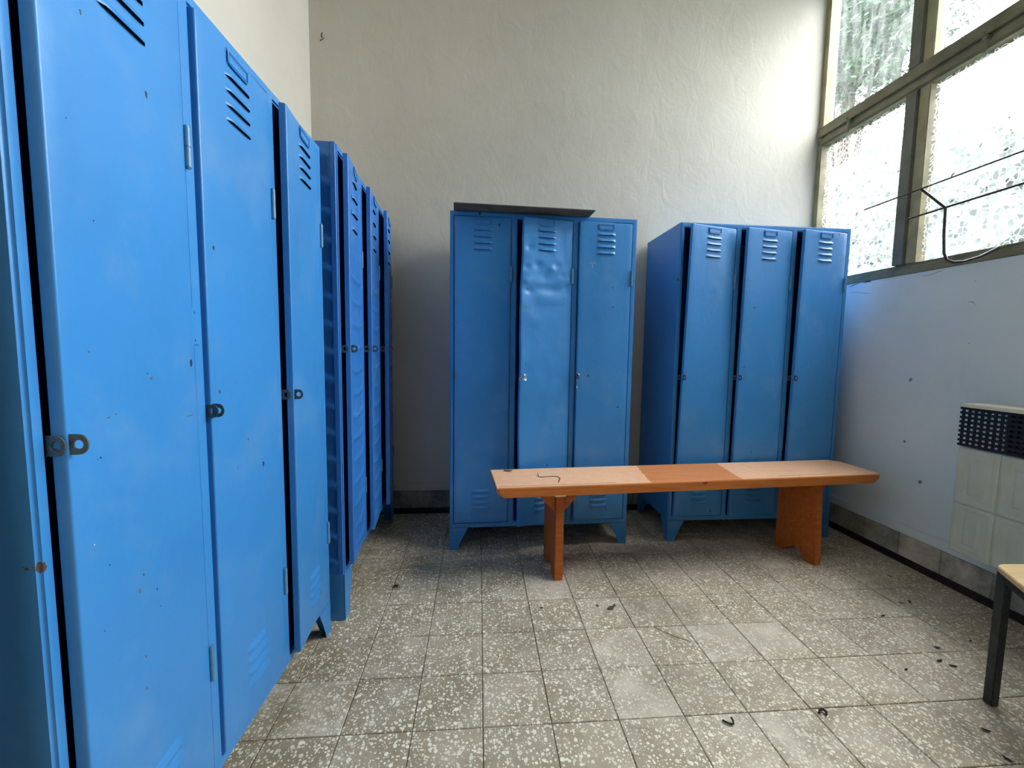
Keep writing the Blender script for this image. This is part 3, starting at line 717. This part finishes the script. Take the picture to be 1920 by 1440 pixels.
# nail in the back wall
mb = MB(); mb.tube([(0, 0, 0), (0, -.012, 0)], .004, 8); mb.tube([(0, -.012, 0), (.004, -.018, .004), (.008, -.018, .012)], .0035, 6); mb.tube([(.010, 0, -.006), (-.012, -.001, -.022)], .003, 5)
tag(obj('nail', mb.mesh('nail', RUST), None, (-.936, YB, 2.905)), 'rusty bent nail high in the back wall by the left corner', 'nail')

# ------------------------------------------------------------------ gas heater on the right wall
HX, HY, HB, HT = 2.03, 1.60, .245, .884
ht = empty('gas_heater', 'pale gas heater with black grille hung on the right wall', 'heater', (HX, HY, 0))
# local: x toward wall, y toward camera is negative
WD, DP = .60, XR-HX
mb = MB(); mb.box(.006, DP, -WD, 0, HB+.01, .702); obj('body', mb.mesh('body', HEAT, bevel=.004), ht)
mb = MB(); mb.box(.03, DP, -WD+.005, -.005, .702, .862); obj('grille_back', mb.mesh('grille_back', PLASTIC), ht)
mb = MB(); mb.box(-.004, DP, -WD-.004, .004, .862, HT); obj('top_cover', mb.mesh('top_cover', HEATTOP, bevel=.004), ht)
mb = MB(); mb.box(.004, .03, -.150, -.022, .712, .856); obj('grille_backing', mb.mesh('grille_backing', WHITEP), ht)
for k in range(9):
    z = .706+k*.0192
    mb = MB(); mb.box(-.004, .0015, -WD, .001, z, z+.0105); obj('grille_slat', mb.mesh('grille_slat', PLASTIC, bevel=.001), ht)
mb = MB(); y = -.003
for k in range(27):
    yy = -.004-k*.022; mb.box(.0, .0035, yy-.0100, yy, .706, .861)
o = obj('grille_bars', mb.mesh('grille_bars', PLASTIC), ht)
def embossed(y0, y1, z0, z1, top):
    mb = MB(); 
    rings = [(0, .005), (.003, .001), (.008, 0), (.016, 0), (.027, .0085), (.034, .0092), (.038, .0085), (.050, .0012), (.056, .001)]
    for ins, x in rings:
        i2 = min(ins, (y1-y0)/2-.005)
        mb.v += [(x, y0+i2, z0+ins), (x, y1-i2, z0+ins), (x, y1-i2, z1-ins), (x, y0+i2, z1-ins)]
    for r_ in range(len(rings)-1):
        for i in range(4): j = (i+1) % 4; mb.face([r_*4+i, r_*4+j, r_*4+4+j, r_*4+4+i])
    b = (len(rings)-1)*4; mb.face([b, b+1, b+2, b+3])
    return mb.mesh('panel', HEAT, smooth=True)
for c in range(4):
    y1 = -.001-c*.15; y0 = y1-.146
    for (z0, z1) in ((.462, .700), (HB+.004, .458)):
        obj('panel', embossed(y0, y1, z0, z1, 0), ht)

# ------------------------------------------------------------------ stool
st = empty('stool', 'stool with pale plywood seat and black steel legs at the lower right edge', 'stool', (1.60, 1.104, 0))
def rounded(pts, r, n=6):
    out = []; m = len(pts)
    for i in range(m):
        p0, p, p1 = Vector(pts[i-1]), Vector(pts[i]), Vector(pts[(i+1) % m])
        a = p+(p0-p).normalized()*r; b = p+(p1-p).normalized()*r
        for k in range(n+1):
            t = k/n; out.append(tuple((1-t)**2*a+2*t*(1-t)*p+t*t*b))
    return out
seat = [(-.012, .016), (.33, -.002), (.27, -.34), (-.16, -.22)]
mb = MB(); mb.prism(rounded(seat, .03), 'z', .430, .447); obj('seat', mb.mesh('seat', PLY, bevel=.002), st)
fr = [(.004, .0), (.30, -.012), (.245, -.31), (-.130, -.205)]
for (x, y) in fr:
    mb = MB(); mb.prism([(x+q[0], y+q[1]) for q in ((-.0125, -.0125), (.0125, -.0125), (.0125, .0125), (-.0125, .0125))], 'z', 0, .43)
    obj('leg', mb.mesh('leg', BLACK, bevel=.002), st)
for k in range(4):
    a, b = Vector(fr[k]), Vector(fr[(k+1) % 4]); d = (b-a).normalized(); nn = Vector((-d.y, d.x))*.009
    mb = MB(); mb.prism([tuple(a+d*.0125+nn), tuple(b-d*.0125+nn), tuple(b-d*.0125-nn), tuple(a+d*.0125-nn)], 'z', .400, .4295)
    obj('rail', mb.mesh('rail', BLACK, bevel=.001), st)

# ------------------------------------------------------------------ wire rack at the window
rk = empty('wire_rack', 'wire drying rack of thin dark rods hooked onto the window sill', 'rack', (2.06, 1.77, 1.5))
def rod(name, pts, r):
    mb = MB(); mb.tube([(x-2.06, y-1.77, z-1.5) for x, y, z in pts], r, 8); obj(name, mb.mesh(name, RODM, smooth=True), rk)
rod('front_rod', [(1.94, 2.045, 1.812), (1.94, 1.2, 1.820), (1.94, .62, 1.822)], .0034)
rod('back_rod', [(2.06, 1.932, 1.737), (2.06, 1.2, 1.742), (2.06, .62, 1.742)], .0046)
for y in (1.77, .80):
    pts = [(1.938, y, 1.816), (2.058, y, 1.744), (2.066, y-.001, 1.735), (2.062, y-.008, 1.62), (2.060, y-.018, 1.535), (2.064, y-.028, 1.506), (2.08, y-.042, 1.493), (2.11, y-.058, 1.494), (2.16, y-.076, 1.512), (2.20, y-.085, 1.535), (2.225, y-.09, 1.55)]
    rod('bracket_rod', pts, .0056)

# ------------------------------------------------------------------ outside
mb = MB(); mb.box(-25, 30, -25, 30, -.4, -.3); struct('ground', mb.mesh('ground', GROUND))
slab('wall_light_block', (XR+TR, -1.05, -.3), (9.5, -.75, 6.0), DARKW)  # unseen wing, added to block sky light coming along the window wall
def foliage(n, cen, rad, size, seed, core=.6):
    r_ = random.Random(seed); vs = []; fs = []
    bm = bmesh.new(); bmesh.ops.create_icosphere(bm, subdivisions=4, radius=1)
    for v in bm.verts:
        c = v.co.copy(); k = core*(1+.35*noise.noise(c*2.2+Vector((seed, 1, 2)))+.18*noise.noise(c*7+Vector((seed, 5, 2))))
        vs.append((cen[0]+c.x*rad[0]*k, cen[1]+c.y*rad[1]*k, cen[2]+c.z*rad[2]*k))
    fs += [tuple(v.index for v in f.verts) for f in bm.faces]; bm.free()
    for k in range(n):
        d = Vector((r_.gauss(0, 1), r_.gauss(0, 1), r_.gauss(0, 1))).normalized()*r_.random()**.33
        p = Vector((d.x*rad[0], d.y*rad[1], d.z*rad[2]))
        if d.length > core and noise.noise(p*1.3+Vector((seed, 0, 0))) < -.15: continue
        p += Vector(cen); a = Vector((r_.gauss(0, 1), r_.gauss(0, 1), r_.gauss(0, .6))).normalized(); b = a.orthogonal().normalized(); q = size*r_.uniform(.6, 1.3)
        i = len(vs); vs += [tuple(p-a*q), tuple(p+b*q*.5), tuple(p+a*q), tuple(p-b*q*.5)]; fs.append((i, i+1, i+2, i+3))
    me = bpy.data.meshes.new('foliage'); me.from_pydata(vs, [], fs); me.materials.append(LEAF); return me
def tree(x, y, cz, rad, n, seed, label, size=.09):
    t = empty('tree', label, 'tree', (x, y, -.3))
    mb = MB(); mb.tube([(0, 0, 0), (.06, .03, 1.2), (0, .1, 2.6), (.1, 0, cz+.4)], .11, 8)
    for k in range(5):
        a = k*1.3; mb.tube([(0, .05, 2.8+.2*k), (rad[0]*.35*math.cos(a), rad[1]*.35*math.sin(a), cz-.2+.2*k), (rad[0]*.7*math.cos(a), rad[1]*.7*math.sin(a), cz+.5+.2*k)], .035, 6)
    obj('trunk', mb.mesh('trunk', BARK, smooth=True), t)
    o = obj('foliage', foliage(n, (0, 0, cz), rad, size, seed), t); o['kind'] = 'stuff'
tree(7.4, 8.4, 8.1, (1.8, 1.9, 2.3), 26000, 1, 'leafy green tree outside behind the left upper window pane', .07)
tree(7.4, 4.3, 8.2, (1.8, 1.5, 2.1), 22000, 2, 'leafy green tree outside behind the right upper window pane', .07)
HEDGE = simple('hedge_leaf', srgb(58, 68, 62), .7, 0, 4, .3, srgb(74, 84, 74))
hd = foliage(45000, (0, 0, 1.45), (.75, 4.7, 1.95), .036, 5, .88)
tag(obj('hedge', hd, None, (4.15, 5.0, -.3)), 'dim green hedge outside seen through the pebbled lower panes', 'hedge')
hd.materials[0] = HEDGE
